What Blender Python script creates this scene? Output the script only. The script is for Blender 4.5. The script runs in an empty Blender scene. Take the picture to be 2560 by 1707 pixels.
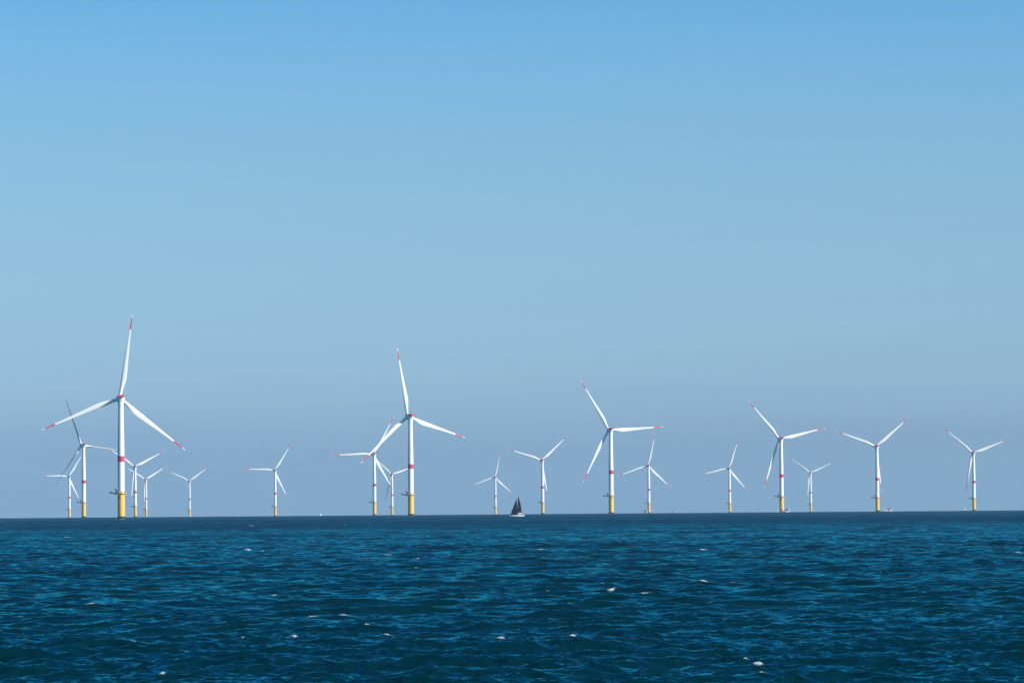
import bpy, math, random
import numpy as np
from mathutils import Vector, Matrix
random.seed(11)
rng = np.random.default_rng(2024)
PI = math.pi
sc = bpy.context.scene
COL = sc.collection

# ------------------------------------------------------------------ camera
CAM_H, EARTH = 5.5, 7.3e6            # eye height, effective radius of the earth
FOCAL = 164.1                        # telephoto
PITCH, ROLL = 0.03577, 0.00774
def sea_z(r): return -r * r / (2 * EARTH)
cam_d = bpy.data.cameras.new("camera")
cam_d.lens = FOCAL; cam_d.sensor_width = 36.0
cam_d.clip_start = 0.5; cam_d.clip_end = 90000
cam = bpy.data.objects.new("camera", cam_d); COL.objects.link(cam)
_f = Vector((0, math.cos(PITCH), math.sin(PITCH)))
_x = Vector((1, 0, 0)); _u = _x.cross(_f)
_r = math.cos(ROLL) * _x - math.sin(ROLL) * _u
_v = math.sin(ROLL) * _x + math.cos(ROLL) * _u
M = Matrix((_r, _v, -_f)).transposed().to_4x4()
M.translation = Vector((0, 0, CAM_H))
cam.matrix_world = M
sc.camera = cam

# ------------------------------------------------------------------ light
SUN_AZ = math.radians(65)            # to the right of straight behind the camera
SUN_EL = math.radians(29)
to_sun = Vector((math.sin(SUN_AZ) * math.cos(SUN_EL), -math.cos(SUN_AZ) * math.cos(SUN_EL), math.sin(SUN_EL)))
sun_d = bpy.data.lights.new("sun", 'SUN'); sun_d.energy = 5.0; sun_d.angle = math.radians(0.5)
sun_d.color = (1.0, 0.945, 0.86)
sun = bpy.data.objects.new("sun", sun_d); COL.objects.link(sun)
sun.rotation_euler = to_sun.to_track_quat('Z', 'Y').to_euler()

w = bpy.data.worlds.new("World"); sc.world = w; w.use_nodes = True
nt = w.node_tree; nt.nodes.clear()
def nd(tree, kind, **kw):
    n = tree.nodes.new(kind)
    for k, v in kw.items(): setattr(n, k, v)
    return n
out = nd(nt, 'ShaderNodeOutputWorld'); bg = nd(nt, 'ShaderNodeBackground')
sky = nd(nt, 'ShaderNodeTexSky', sky_type='NISHITA', sun_disc=False)
sky.sun_elevation = SUN_EL
sky.sun_rotation = math.atan2(to_sun.x, to_sun.y)
sky.altitude = 0; sky.air_density = 1.0; sky.dust_density = 0.1; sky.ozone_density = 5.0
bg.inputs['Strength'].default_value = 0.148
# clear autumn sky: the tint of the air changes with the height above the horizon
geo = nd(nt, 'ShaderNodeTexCoord'); sep = nd(nt, 'ShaderNodeSeparateXYZ')
nt.links.new(geo.outputs['Generated'], sep.inputs[0])
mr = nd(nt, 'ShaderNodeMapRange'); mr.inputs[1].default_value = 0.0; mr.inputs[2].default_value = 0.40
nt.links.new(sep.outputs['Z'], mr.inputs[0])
# the murk of the lowest degrees is left to the haze below: look the sky up a little higher
zu = nd(nt, 'ShaderNodeMath', operation='MULTIPLY_ADD'); zu.inputs[1].default_value = 0.85; zu.inputs[2].default_value = 0.15
cmb = nd(nt, 'ShaderNodeCombineXYZ'); nrm = nd(nt, 'ShaderNodeVectorMath', operation='NORMALIZE')
zm = nd(nt, 'ShaderNodeMath', operation='MAXIMUM'); zm.inputs[1].default_value = 0.0
nt.links.new(sep.outputs['Z'], zm.inputs[0]); nt.links.new(zm.outputs[0], zu.inputs[0])
nt.links.new(sep.outputs['X'], cmb.inputs['X']); nt.links.new(sep.outputs['Y'], cmb.inputs['Y']); nt.links.new(zu.outputs[0], cmb.inputs['Z'])
nt.links.new(cmb.outputs[0], nrm.inputs[0]); nt.links.new(nrm.outputs[0], sky.inputs['Vector'])
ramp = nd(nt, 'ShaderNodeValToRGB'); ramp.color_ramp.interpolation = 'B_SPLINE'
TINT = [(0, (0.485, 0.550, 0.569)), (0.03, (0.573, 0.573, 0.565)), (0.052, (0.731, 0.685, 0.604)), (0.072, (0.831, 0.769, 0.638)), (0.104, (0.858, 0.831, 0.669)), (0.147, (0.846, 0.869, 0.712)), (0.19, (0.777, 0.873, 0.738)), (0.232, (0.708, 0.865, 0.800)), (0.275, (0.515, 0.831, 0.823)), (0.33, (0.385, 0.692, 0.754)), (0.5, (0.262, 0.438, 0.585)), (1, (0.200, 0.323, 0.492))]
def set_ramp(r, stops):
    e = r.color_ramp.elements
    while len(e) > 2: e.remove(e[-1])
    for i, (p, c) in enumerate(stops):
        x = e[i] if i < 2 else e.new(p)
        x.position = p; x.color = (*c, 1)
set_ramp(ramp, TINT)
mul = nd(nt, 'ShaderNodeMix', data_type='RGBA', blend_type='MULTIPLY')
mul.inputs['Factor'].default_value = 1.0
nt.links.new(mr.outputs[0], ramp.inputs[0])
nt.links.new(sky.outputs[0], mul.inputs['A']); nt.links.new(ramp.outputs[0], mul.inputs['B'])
# very faint uneven veils low in the air
wm = nd(nt, 'ShaderNodeMapping'); wm.inputs['Scale'].default_value = (9, 9, 95)
wn_ = nd(nt, 'ShaderNodeTexNoise'); wn_.inputs['Scale'].default_value = 1.0; wn_.inputs['Detail'].default_value = 4; wn_.inputs['Roughness'].default_value = .5
nt.links.new(geo.outputs['Generated'], wm.inputs[0]); nt.links.new(wm.outputs[0], wn_.inputs['Vector'])
wr = nd(nt, 'ShaderNodeMapRange'); wr.inputs[1].default_value = .45; wr.inputs[2].default_value = .75
nt.links.new(wn_.outputs['Fac'], wr.inputs[0])
wl = nd(nt, 'ShaderNodeMapRange'); wl.inputs[1].default_value = .0; wl.inputs[2].default_value = .045; wl.inputs[3].default_value = .17; wl.inputs[4].default_value = .015
nt.links.new(sep.outputs['Z'], wl.inputs[0])
wk = nd(nt, 'ShaderNodeMath', operation='MULTIPLY'); nt.links.new(wr.outputs[0], wk.inputs[0]); nt.links.new(wl.outputs[0], wk.inputs[1])
veil = nd(nt, 'ShaderNodeMix', data_type='RGBA'); veil.inputs['B'].default_value = (.9, 1.15, 2.2, 1)
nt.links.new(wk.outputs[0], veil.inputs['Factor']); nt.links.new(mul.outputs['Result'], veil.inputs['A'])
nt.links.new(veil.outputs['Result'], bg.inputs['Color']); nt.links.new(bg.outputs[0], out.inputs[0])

sc.view_settings.view_transform = 'Standard'; sc.view_settings.look = 'None'
sc.view_settings.exposure = 0.4; sc.view_settings.gamma = 1.0
sc.render.engine = 'CYCLES'
sc.cycles.use_denoising = True
sc.cycles.max_bounces = 6; sc.cycles.volume_bounces = 0
sc.cycles.sample_clamp_indirect = 4.0

# ------------------------------------------------------------------ helpers
def tag(o, label=None, cat=None, group=None, kind=None):
    if label: o['label'] = label
    if cat: o['category'] = cat
    if group: o['group'] = group
    if kind: o['kind'] = kind
    return o
def empty(name, loc=(0, 0, 0), rz=0):
    o = bpy.data.objects.new(name, None); COL.objects.link(o)
    o.location = loc; o.rotation_euler = (0, 0, rz); o.empty_display_size = 2
    return o
def mat(name, col, rough=0.5, metal=0.0, vary=0.06, scale=0.6, dirt=None, spec=0.5):
    m = bpy.data.materials.new(name); m.use_nodes = True
    t = m.node_tree; b = t.nodes['Principled BSDF']
    b.inputs['Roughness'].default_value = rough; b.inputs['Metallic'].default_value = metal
    b.inputs['Specular IOR Level'].default_value = spec
    tc = nd(t, 'ShaderNodeTexCoord'); no = nd(t, 'ShaderNodeTexNoise')
    mp = nd(t, 'ShaderNodeMapping'); mp.inputs['Scale'].default_value = (1, 1, 0.22)
    no.inputs['Scale'].default_value = scale; no.inputs['Detail'].default_value = 5
    t.links.new(tc.outputs['Object'], mp.inputs[0]); t.links.new(mp.outputs[0], no.inputs['Vector'])
    mx = nd(t, 'ShaderNodeMix', data_type='RGBA')
    mx.inputs['A'].default_value = (*[c * (1 - vary) for c in col], 1)
    mx.inputs['B'].default_value = (*[min(1, c * (1 + vary)) for c in col], 1)
    t.links.new(no.outputs['Fac'], mx.inputs['Factor'])
    res = mx.outputs['Result']
    if dirt:
        n2 = nd(t, 'ShaderNodeTexNoise'); n2.inputs['Scale'].default_value = scale * 2.3; n2.inputs['Detail'].default_value = 8
        m2 = nd(t, 'ShaderNodeMapping'); m2.inputs['Scale'].default_value = (1.6, 1.6, 0.1)
        t.links.new(tc.outputs['Object'], m2.inputs[0]); t.links.new(m2.outputs[0], n2.inputs['Vector'])
        r2 = nd(t, 'ShaderNodeMapRange'); r2.inputs[1].default_value = 0.56; r2.inputs[2].default_value = 0.75; r2.inputs[4].default_value = 0.5
        t.links.new(n2.outputs['Fac'], r2.inputs[0])
        x2 = nd(t, 'ShaderNodeMix', data_type='RGBA'); x2.inputs['B'].default_value = (*dirt, 1)
        t.links.new(r2.outputs[0], x2.inputs['Factor']); t.links.new(res, x2.inputs['A'])
        res = x2.outputs['Result']
    t.links.new(res, b.inputs['Base Color'])
    return m
class MB:
    """collects faces, builds one mesh object"""
    def __init__(s): s.v = []; s.f = []; s.m = []; s.sm = []
    def add(s, vs, fs, mi=0, smooth=False):
        n = len(s.v); s.v += [tuple(v) for v in vs]
        for f in fs: s.f.append([n + i for i in f]); s.m.append(mi); s.sm.append(smooth)
        return s
    def box(s, a, b, mi=0, M=None, top=1.0):
        (x0, y0, z0), (x1, y1, z1) = a, b
        cx, cy = (x0 + x1) / 2, (y0 + y1) / 2
        vs = [(x0, y0, z0), (x1, y0, z0), (x1, y1, z0), (x0, y1, z0)]
        vs += [(cx + (x - cx) * top, cy + (y - cy) * top, z1) for x, y, _ in vs]
        if M: vs = [M @ Vector(v) for v in vs]
        return s.add(vs, [(3, 2, 1, 0), (4, 5, 6, 7), (0, 1, 5, 4), (1, 2, 6, 5), (2, 3, 7, 6), (3, 0, 4, 7)], mi)
    def lathe(s, prof, n=40, mi=0, mis=None, M=None, cap=True):
        vs = []; fs = []
        for r, z in prof:
            for i in range(n):
                a = 2 * PI * i / n; vs.append((r * math.cos(a), r * math.sin(a), z))
        if M: vs = [M @ Vector(v) for v in vs]
        base = len(s.v); s.v += [tuple(v) for v in vs]
        for j in range(len(prof) - 1):
            for i in range(n):
                k = (i + 1) % n
                s.f.append([base + j * n + i, base + j * n + k, base + (j + 1) * n + k, base + (j + 1) * n + i])
                s.m.append(mis[j] if mis else mi); s.sm.append(True)
        if cap:
            s.f.append([base + i for i in range(n)][::-1]); s.m.append(mis[0] if mis else mi); s.sm.append(False)
            j = len(prof) - 1
            s.f.append([base + j * n + i for i in range(n)]); s.m.append(mis[-1] if mis else mi); s.sm.append(False)
        return s
    def tube(s, pts, r, n=8, mi=0):
        pts = [Vector(p) for p in pts]; rs = r if isinstance(r, (list, tuple)) else [r] * len(pts)
        vs = []
        for i, p in enumerate(pts):
            d = (pts[min(i + 1, len(pts) - 1)] - pts[max(i - 1, 0)]).normalized()
            a = d.cross(Vector((0, 0, 1)) if abs(d.z) < 0.9 else Vector((1, 0, 0))).normalized(); b = d.cross(a)
            for k in range(n):
                t = 2 * PI * k / n; vs.append(p + rs[i] * (math.cos(t) * a + math.sin(t) * b))
        fs = []
        for j in range(len(pts) - 1):
            for i in range(n):
                k = (i + 1) % n; fs.append((j * n + i, j * n + k, (j + 1) * n + k, (j + 1) * n + i))
        s.add(vs, fs, mi, True)
        s.add(vs[:n], [tuple(range(n))], mi); s.add(vs[-n:], [tuple(range(n))[::-1]], mi)
        return s
    def loft(s, secs, mi=0, mis=None, cap=True, closed=True):
        n = len(secs[0]); base = len(s.v)
        for q in secs: s.v += [tuple(p) for p in q]
        for j in range(len(secs) - 1):
            for i in range(n if closed else n - 1):
                k = (i + 1) % n
                s.f.append([base + j * n + i, base + j * n + k, base + (j + 1) * n + k, base + (j + 1) * n + i])
                s.m.append(mis[j] if mis else mi); s.sm.append(True)
        if cap:
            s.f.append([base + i for i in range(n)][::-1]); s.m.append(mis[0] if mis else mi); s.sm.append(False)
            j = len(secs) - 1
            s.f.append([base + j * n + i for i in range(n)]); s.m.append(mis[-1] if mis else mi); s.sm.append(False)
        return s
    def build(s, name, mats, parent=None, sharp=38):
        me = bpy.data.meshes.new(name); me.from_pydata(s.v, [], s.f)
        for m in (mats if isinstance(mats, (list, tuple)) else [mats]): me.materials.append(m)
        me.polygons.foreach_set('material_index', s.m)
        me.polygons.foreach_set('use_smooth', s.sm)
        me.update()
        import bmesh
        bm = bmesh.new(); bm.from_mesh(me); bmesh.ops.recalc_face_normals(bm, faces=bm.faces); bm.to_mesh(me); bm.free()
        me.set_sharp_from_angle(angle=math.radians(sharp))
        o = bpy.data.objects.new(name, me); COL.objects.link(o)
        if parent is not None: o.parent = parent
        return o
def children(o): return [c for c in bpy.data.objects if c.parent == o]
def copy_tree(o, parent=None):
    c = o.copy(); COL.objects.link(c)
    if parent is not None: c.parent = parent
    for ch in children(o): copy_tree(ch, c)
    return c

# ------------------------------------------------------------------ materials
WHITE = mat("tower_paint", (0.80, 0.80, 0.79), 0.42, vary=0.03, scale=0.25, dirt=(0.66, 0.65, 0.62))
BLADE = mat("blade_gelcoat", (0.80, 0.80, 0.80), 0.35, vary=0.02, scale=0.2)
RED = mat("signal_red_paint", (0.60, 0.026, 0.075), 0.45, vary=0.06)
YELLOW = mat("foundation_yellow_paint", (0.82, 0.46, 0.075), 0.5, vary=0.04, scale=0.3, dirt=(0.72, 0.36, 0.05))
GROWTH = mat("marine_growth", (0.018, 0.020, 0.018), 0.8, vary=0.5, scale=1.5)
STEEL = mat("galvanised_steel", (0.22, 0.23, 0.24), 0.5, 0.3, vary=0.15)
DARK = mat("dark_machinery", (0.035, 0.04, 0.05), 0.55, vary=0.2)
PALE = mat("pale_steel", (0.62, 0.62, 0.60), 0.5, vary=0.08)

# ------------------------------------------------------------------ wind turbine
RAD, ZH, ZP, OVER, TILT = 75.0, 107.3, 23.4, 6.5, math.radians(5)
SEC = [  # radius, chord, thickness/chord, twist, circularity
    (1.6, 2.9, 1.0, 16, 1), (4.0, 2.9, 1.0, 16, 1), (7.0, 3.05, .90, 16, .8), (10.5, 3.6, .66, 15.5, .45), (14, 4.3, .47, 14.5, .15),
    (17.5, 4.75, .37, 13, 0), (21, 4.75, .31, 11.5, 0), (26, 4.35, .27, 9.5, 0), (32, 3.75, .245, 7.2, 0), (39, 3.15, .22, 5.2, 0),
    (46, 2.5, .205, 3.6, 0), (53, 2.0, .195, 2.3, 0), (59, 1.62, .185, 1.3, 0), (62.0, 1.45, .18, .8, 0), (67, 1.15, .18, .2, 0),
    (71.9, .82, .18, 0, 0), (73.6, .58, .18, 0, 0), (74.6, .34, .18, 0, 0), (75.0, .10, .2, 0, 0)]
def airfoil(chord, tc, circ, n=22):
    pts = []
    for i in range(n):
        t = 2 * PI * i / n
        x = 0.5 * (1 + math.cos(t))                     # 1 trailing edge .. 0 leading edge
        yt = 5 * tc * (0.2969 * math.sqrt(max(x, 0)) - 0.126 * x - 0.3516 * x * x + 0.2843 * x ** 3 - 0.1015 * x ** 4)
        cam_ = 0.10 * (x - x * x) * (1 - circ)
        y = (cam_ * -0.6 + (-yt if t < PI else yt))      # suction side towards -y (downwind)
        ax, ay = x - 0.30, y
        cx, cy = 0.5 * math.cos(t), -0.5 * math.sin(t)
        pts.append(((ax * (1 - circ) + cx * circ) * chord, (ay * (1 - circ) + cy * circ) * chord))
    return pts
def make_blade_mesh():
    secs = []; mis = []
    for j, (r, c, tc, tw, circ) in enumerate(SEC):
        g = -math.radians(tw); cg, sg = math.cos(g), math.sin(g)
        pre = 2.2 * (r / RAD) ** 2.2 * 0.3
        secs.append([(x * cg - y * sg, x * sg + y * cg + pre, r) for x, y in airfoil(c, tc, circ)])
        if j < len(SEC) - 1: mis.append(1 if 61.9 < r < 71.0 else 0)
    return MB().loft(secs, mis=mis)

def make_turbine():
    root = empty("wind_turbine")
    # yellow transition piece, dark marine growth at the waterline
    fo = MB().lathe([(3.42, -14), (3.42, .4), (3.36, 1.8), (3.26, 2.70), (3.2, 2.71), (3.2, 12.0), (3.25, 12.01), (3.25, 12.3), (3.2, 12.31),
                     (3.15, ZP - .9)], n=48, mis=[1, 1, 1, 0, 0, 0, 0, 0, 0]).build("foundation", [YELLOW, GROWTH], root)
    ld = MB()
    for dx in (-.35, .35): ld.tube([(3.62, dx, 1.0), (3.62, dx, ZP - 1.2)], .07, 6)
    for k in range(40): ld.tube([(3.62, -.35, 1.3 + k * .52), (3.62, .35, 1.3 + k * .52)], .03, 5)
    for k in range(4): ld.box((3.1, -.3, 3 + k * 5), (3.6, .3, 3.25 + k * 5))
    o = ld.build("ladder", YELLOW, fo); o.rotation_euler.z = math.radians(128)
    # id panel curved round the pile, top left
    pts = []
    ip = MB()
    for (a0, a1) in ((-136, -112), (-108, -96)):
        secs = []
        for k in range(7):
            a = math.radians(a0 + (a1 - a0) * k / 6)
            secs.append([((rr) * math.cos(a), rr * math.sin(a), z) for rr, z in ((3.21, ZP - 4.6), (3.30, ZP - 4.6), (3.30, ZP - 3.5), (3.21, ZP - 3.5))])
        ip.loft(secs)
    ip.build("number_panel", DARK, fo)
    # tower with the red band
    prof = [(3.05, ZP - .3), (3.05, ZP + .5), (3.02, ZP + 1), (3.0, 45), (2.99, 50.8), (2.99, 55.9), (2.93, 64), (2.72, 76), (2.5, 88), (2.32, 98), (2.27, 101.2)]
    tw = MB().lathe(prof, n=48, mis=[0, 0, 0, 0, 1, 0, 0, 0, 0, 0])
    for z in (38.0, 70.0): tw.lathe([(3.0 if z < 60 else 2.86, z), (3.035 if z < 60 else 2.885, z + .04), (3.035 if z < 60 else 2.885, z + .26), (3.0 if z < 60 else 2.86, z + .3)], n=48, cap=False)
    tw.build("tower", [WHITE, RED], root)
    # access platform round the tower
    deck = MB().lathe([(3.21, ZP - .75), (4.55, ZP - .55), (4.95, ZP - .5), (4.95, ZP), (3.1, ZP + .002)], n=40, cap=False)
    pl = deck.build("platform", YELLOW, root)
    ext = MB()
    ext.box((-6.6, -2.3, ZP - 1.15), (-3.35, 2.0, ZP - .02)); ext.box((-10.3, -1.9, ZP - .62), (-6.55, 1.7, ZP - .04))
    ext.box((-10.3, -1.92, ZP - .03), (-9.1, -1.80, ZP + 1.0)); ext.box((-10.32, -1.9, ZP - .03), (-10.2, 1.7, ZP + 1.0))
    ext.box((-8.75, -1.92, ZP - .03), (-7.85, .4, ZP + 1.15)); ext.box((-7.4, -1.4, ZP - .03), (-6.7, .9, ZP + .55))
    for x in (-9.9, -8.2, -6.9): ext.tube([(x, -1.7, ZP - .6), (-3.2, -1.2, ZP - 2.6)], .10, 6) if x == -6.9 else None
    ext.build("laydown_deck", DARK, pl)
    ra = MB()
    for zz in (.55, 1.1):
        ring = [(4.85 * math.cos(a), 4.85 * math.sin(a), ZP + zz) for a in np.linspace(math.radians(-150), math.radians(150), 40)]
        ra.tube(ring, .04, 5)
    for a in np.linspace(math.radians(-150), math.radians(150), 26):
        ra.tube([(4.85 * math.cos(a), 4.85 * math.sin(a), ZP), (4.85 * math.cos(a), 4.85 * math.sin(a), ZP + 1.1)], .035, 5)
    ra.build("railing", YELLOW, pl)
    bx = MB(); bx.box((-.85, -4.3, ZP + .01), (1.1, -3.35, ZP + 1.5)); bx.box((-.98, -4.36, ZP + 1.5), (1.22, -3.3, ZP + 1.62)); bx.box((-.15, -4.35, ZP + .15), (.55, -4.30, ZP + 1.35))
    bx.build("equipment_box", YELLOW, pl)
    b2 = MB(); b2.box((3.05, -1.9, ZP + .01), (4.45, -.7, ZP + .85), top=.92); b2.box((3.2, -1.6, ZP + .85), (4.2, -.9, ZP + 1.0)); b2.build("winch_housing", mat("rust_red_housing", (.14, .045, .035), .6, vary=.2), pl)
    cr = MB()
    cr.tube([(-4.35, -.3, ZP), (-4.35, -.3, ZP + 1.6), (-4.75, -.3, ZP + 3.5)], [.62, .5, .34], 12)
    cr.box((-5.3, -.62, ZP + 2.95), (-4.3, .02, ZP + 3.75)); cr.box((-5.0, -.7, ZP + 1.5), (-3.9, .1, ZP + 2.2))
    cr.tube([(-4.95, -.3, ZP + 3.3), (-6.3, -.3, ZP + 2.9), (-6.9, -.3, ZP + 2.4)], [.26, .2, .14], 8)
    cr.tube([(-4.6, -.55, ZP + 3.4), (-3.4, -.7, ZP + 1.3)], .16, 8)
    c = cr.build("crane", DARK, pl)
    MB().tube([(-4.55, -.95, ZP + 3.65), (-2.55, -1.15, ZP + .35)], .19, 8).build("crane_boom", PALE, c)
    MB().lathe([(.05, 0), (.34, .1), (.44, .4), (.34, .7), (.05, .8)], n=12, M=Matrix.Translation((-7.0, -.35, ZP + 2.05))).build("hook_block", mat("white_hook_block", (.8, .8, .8), .4), c)
    # nacelle group; local +y is upwind, yawed as one
    na = MB()
    na.lathe([(2.28, 100.6), (2.58, 100.62), (2.58, 101.7), (2.26, 101.72), (2.26, 102.2), (2.58, 102.22), (2.62, 103.4), (2.75, 104.4)], n=40)
    Ry = Matrix.Translation((0, 0, ZH - .85)) @ Matrix.Rotation(TILT, 4, 'X') @ Matrix.Rotation(-PI / 2, 4, 'X')
    na.lathe([(.3, -3.35), (1.7, -3.15), (2.5, -2.5), (2.92, -1.4), (3.05, 0), (3.08, 1.4), (3.3, 2.0), (3.68, 2.1), (3.74, 2.4), (3.74, 4.1), (3.55, 4.35), (2.6, 4.5)], n=40, M=Ry)
    nac = na.build("nacelle", WHITE, root)
    hl = MB()
    z0 = ZH + .75
    hl.box((-2.35, -6.5, z0), (2.35, .6, z0 + .18))
    for sx in (-1, 1):
        hl.box((sx * 2.35 - .06 + (.0), -6.5, z0 + .18), (sx * 2.35 + .06, .6, z0 + 1.75))
    hl.box((-2.29, -6.52, z0 + .18), (2.29, -6.4, z0 + 1.75))
    hl.box((-2.29, .5, z0 + .18), (2.29, .6, z0 + 2.05)); hl.box((-1.7, -.6, z0 + .18), (1.7, .5, z0 + 1.95), top=.85)
    hel = hl.build("helicopter_hoist_deck", RED, nac)
    Rv = Matrix.Translation((0.1, -.55, z0 + 1.15)) @ Matrix.Rotation(-PI / 2, 4, 'X')
    MB().lathe([(1.12, -.5), (1.12, .1), (.9, .12)], n=24, M=Rv).build("cooling_vent", mat("dark_red_vent", (.16, .012, .03), .5, vary=.2), hel)
    for x in (-1.1, 1.0): MB().tube([(x, .1, z0 + 1.8), (x, .1, z0 + 3.1)], .05, 6).build("wind_mast", STEEL, nac)
    # rotor: hub with spinner, axis along local y
    RotF = Matrix.Rotation(-PI / 2, 4, 'X')
    hb = MB().lathe([(2.5, -2.05), (2.42, -1.8), (2.55, -1.2), (2.62, 0), (2.5, .9), (2.2, 1.9), (1.6, 3.0), (.9, 3.7), (.3, 3.95)], n=36, M=RotF)
    for k in range(3):
        hb.lathe([(1.72, .6), (1.72, 2.15), (1.55, 2.3)], n=24, M=Matrix.Rotation(k * 2 * PI / 3, 4, 'Y'))
    hub = hb.build("hub", WHITE, root)
    bl = make_blade_mesh().build("blade", [BLADE, RED], hub)
    b2 = bl.copy(); COL.objects.link(b2); b3 = bl.copy(); COL.objects.link(b3)
    return root

# local +y upwind axis; blade at angle th: radial = cos th * h + sin th * v
def pose_turbine(root, psi, phi, pitch):
    yaw = -psi                        # axis (sin psi, cos psi)
    hub = None; blades = []
    for c in children(root):
        k = c.name.split('.')[0]
        if k == 'nacelle': c.rotation_euler = (0, 0, yaw)
        if k == 'hub': hub = c
    axis = Vector((math.sin(psi) * math.cos(TILT), math.cos(psi) * math.cos(TILT), math.sin(TILT)))
    h = Vector((math.cos(psi), -math.sin(psi), 0)); v = h.cross(axis)
    B = Matrix((h, axis, v)).transposed()
    hub.matrix_basis = Matrix.Translation(Vector((0, 0, ZH - OVER * math.sin(TILT) )) + axis * OVER) @ B.to_4x4() @ Matrix.Rotation(-(phi - PI / 2), 4, 'Y')
    for k, b in enumerate(c for c in children(hub)):
        th = PI / 2 + k * 2 * PI / 3
        b.matrix_basis = Matrix.Rotation(-(th - PI / 2), 4, 'Y') @ Matrix.Rotation(math.radians(1.5), 4, 'X') @ Matrix.Rotation(-math.radians(pitch), 4, 'Z')

TURBINES = [  # x, distance, yaw, rotor phase, blade pitch, label
    (-1146.46, 12066, -26.2, 58.0, 5, "pale turbine at the far left, its level blade crossed by a dark feathered blade"),
    (-635.37, 6910, -33.0, 114.3, 78, "turbine with thin dark edge-on blades just left of the largest turbine"),
    (-347.43, 4139, -12.5, 82.0, 5, "largest and nearest turbine, seen from behind with one blade pointing up"),
    (-799.30, 9878, -25.0, 26.4, 5, "Y-shaped turbine right behind the largest one, one blade hanging left of its tower"),
    (-1031.63, 13126, -29.9, 30.7, 5, "small Y-shaped turbine second to the right of the largest turbine"),
    (-950.48, 13720, -21.8, 35.3, 5, "smallest turbine, standing alone right of the left cluster with two blades in a V"),
    (-554.27, 10880, -20.0, 57.4, 5, "lone small turbine between the two tallest ones, its left blade level"),
    (-242.95, 8180, -19.0, 61.1, 5, "middle-sized turbine left of the second largest, its raised blade crossed by that one's blade"),
    (-314.33, 12124, -18.6, 18.5, 5, "small turbine between two bigger ones, right blade passing behind the bigger tower"),
    (-110.07, 5023, -29.4, 102.4, 5, "second largest turbine, left of the sailing yacht, with one blade pointing almost straight up"),
    (-50.44, 13315, -13.5, 78.5, 5, "small far turbine just left of the yacht with dark sails, one blade pointing up"),
    (58.71, 9298, -19.3, 42.3, 5, "turbine just right of the yacht with dark sails, lowest blade sliding behind its tower"),
    (124.71, 5943, -21.2, 3.1, 5, "third largest turbine, right of the photo's middle, with its right blade level"),
    (305.46, 10514, -13.9, 77.8, 5, "turbine with a grey and white ship behind its foot"),
    (522.05, 11259, -16.3, 72.1, 5, "small turbine alone to the left of the orange-footed one, one blade nearly straight up"),
    (390.82, 6801, -21.0, 12.7, 5, "turbine with an orange landing at its foot and a blue and white ship beside it"),
    (803.54, 12610, -8.3, 24.3, 5, "far turbine right of the orange-footed one, two thin blades in a wide V"),
    (598.92, 7680, -16.6, 39.9, 5, "turbine just left of the far crane ship, third blade hidden behind its tower"),
    (853.30, 8649, -10.2, 20.4, 5, "rightmost turbine, Y-shaped with one blade hanging left of its tower"),
]
proto = make_turbine()
for i, (x, d, psi, phi, pitch, lab) in enumerate(TURBINES):
    t = proto if i == 0 else copy_tree(proto)
    y = d
    t.location = (x, y, sea_z(math.hypot(x, y)))
    tag(t, lab, "wind turbine", "offshore wind turbines along the horizon")
    pose_turbine(t, math.radians(psi), math.radians(phi), pitch)
    if d == 6801:
        ls = MB()
        ls.box((-1.6, -4.6, 1.6), (1.2, -3.1, 3.4)); ls.box((-2.4, -4.7, 4.4), (1.9, -3.05, 5.0), mi=1)
        for xx in (-1.5, 1.1): ls.tube([(xx, -4.8, -1), (xx, -4.8, 6.5)], .22, 8, mi=0)
        ls.box((1.5, -4.2, 1.6), (2.7, -3.0, 3.2), mi=2)
        ls.build("boat_landing", [mat("orange_landing_paint", (.75, .25, .05), .5), DARK, PALE], t)

# ------------------------------------------------------------------ sea
def fft_waves(N, L, lo, hi, kp, wind, seed, spread=3.5):
    r = np.random.default_rng(seed)
    k1 = np.fft.fftfreq(N, 1.0 / N) * 2 * PI / L
    kx, ky = np.meshgrid(k1, k1, indexing='ij'); k = np.hypot(kx, ky); k[0, 0] = 1e-6
    lam = 2 * PI / k
    cosw = (kx * wind[0] + ky * wind[1]) / k
    S = k ** -3.9 * np.exp(-1.25 * (kp / k) ** 2.2)
    p = np.where(k > 5 * kp, 1.2, spread)
    D = np.where(cosw > 0, np.abs(cosw) ** p, 0.03 * np.abs(cosw) ** p) + 0.01
    wn = np.clip((lam - lo) / (0.15 * lo), 0, 1) * np.clip((hi - lam) / (0.15 * hi), 0, 1)
    A = np.sqrt(S * D) * wn * (2 * PI / L); A[0, 0] = 0
    H = A * (r.normal(size=(N, N)) + 1j * r.normal(size=(N, N)))
    h = np.fft.ifft2(H).real * N * N
    dx = np.fft.ifft2(-1j * kx / k * H).real * N * N
    dy = np.fft.ifft2(-1j * ky / k * H).real * N * N
    return h, dx, dy
def sample(g, L, x, y):
    N = g.shape[0]
    u = (x / L % 1.0) * N; v = (y / L % 1.0) * N
    i = np.floor(u).astype(np.int32); j = np.floor(v).astype(np.int32); fu = (u - i).astype(np.float32); fv = (v - j).astype(np.float32)
    i %= N; j %= N; i2 = (i + 1) % N; j2 = (j + 1) % N
    return (g[i, j] * (1 - fu) * (1 - fv) + g[i2, j] * fu * (1 - fv) + g[i, j2] * (1 - fu) * fv + g[i2, j2] * fu * fv)
_wd = Vector((0.42, -0.91)).normalized()
KP = 2 * PI / 7.4
CASC = []
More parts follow.
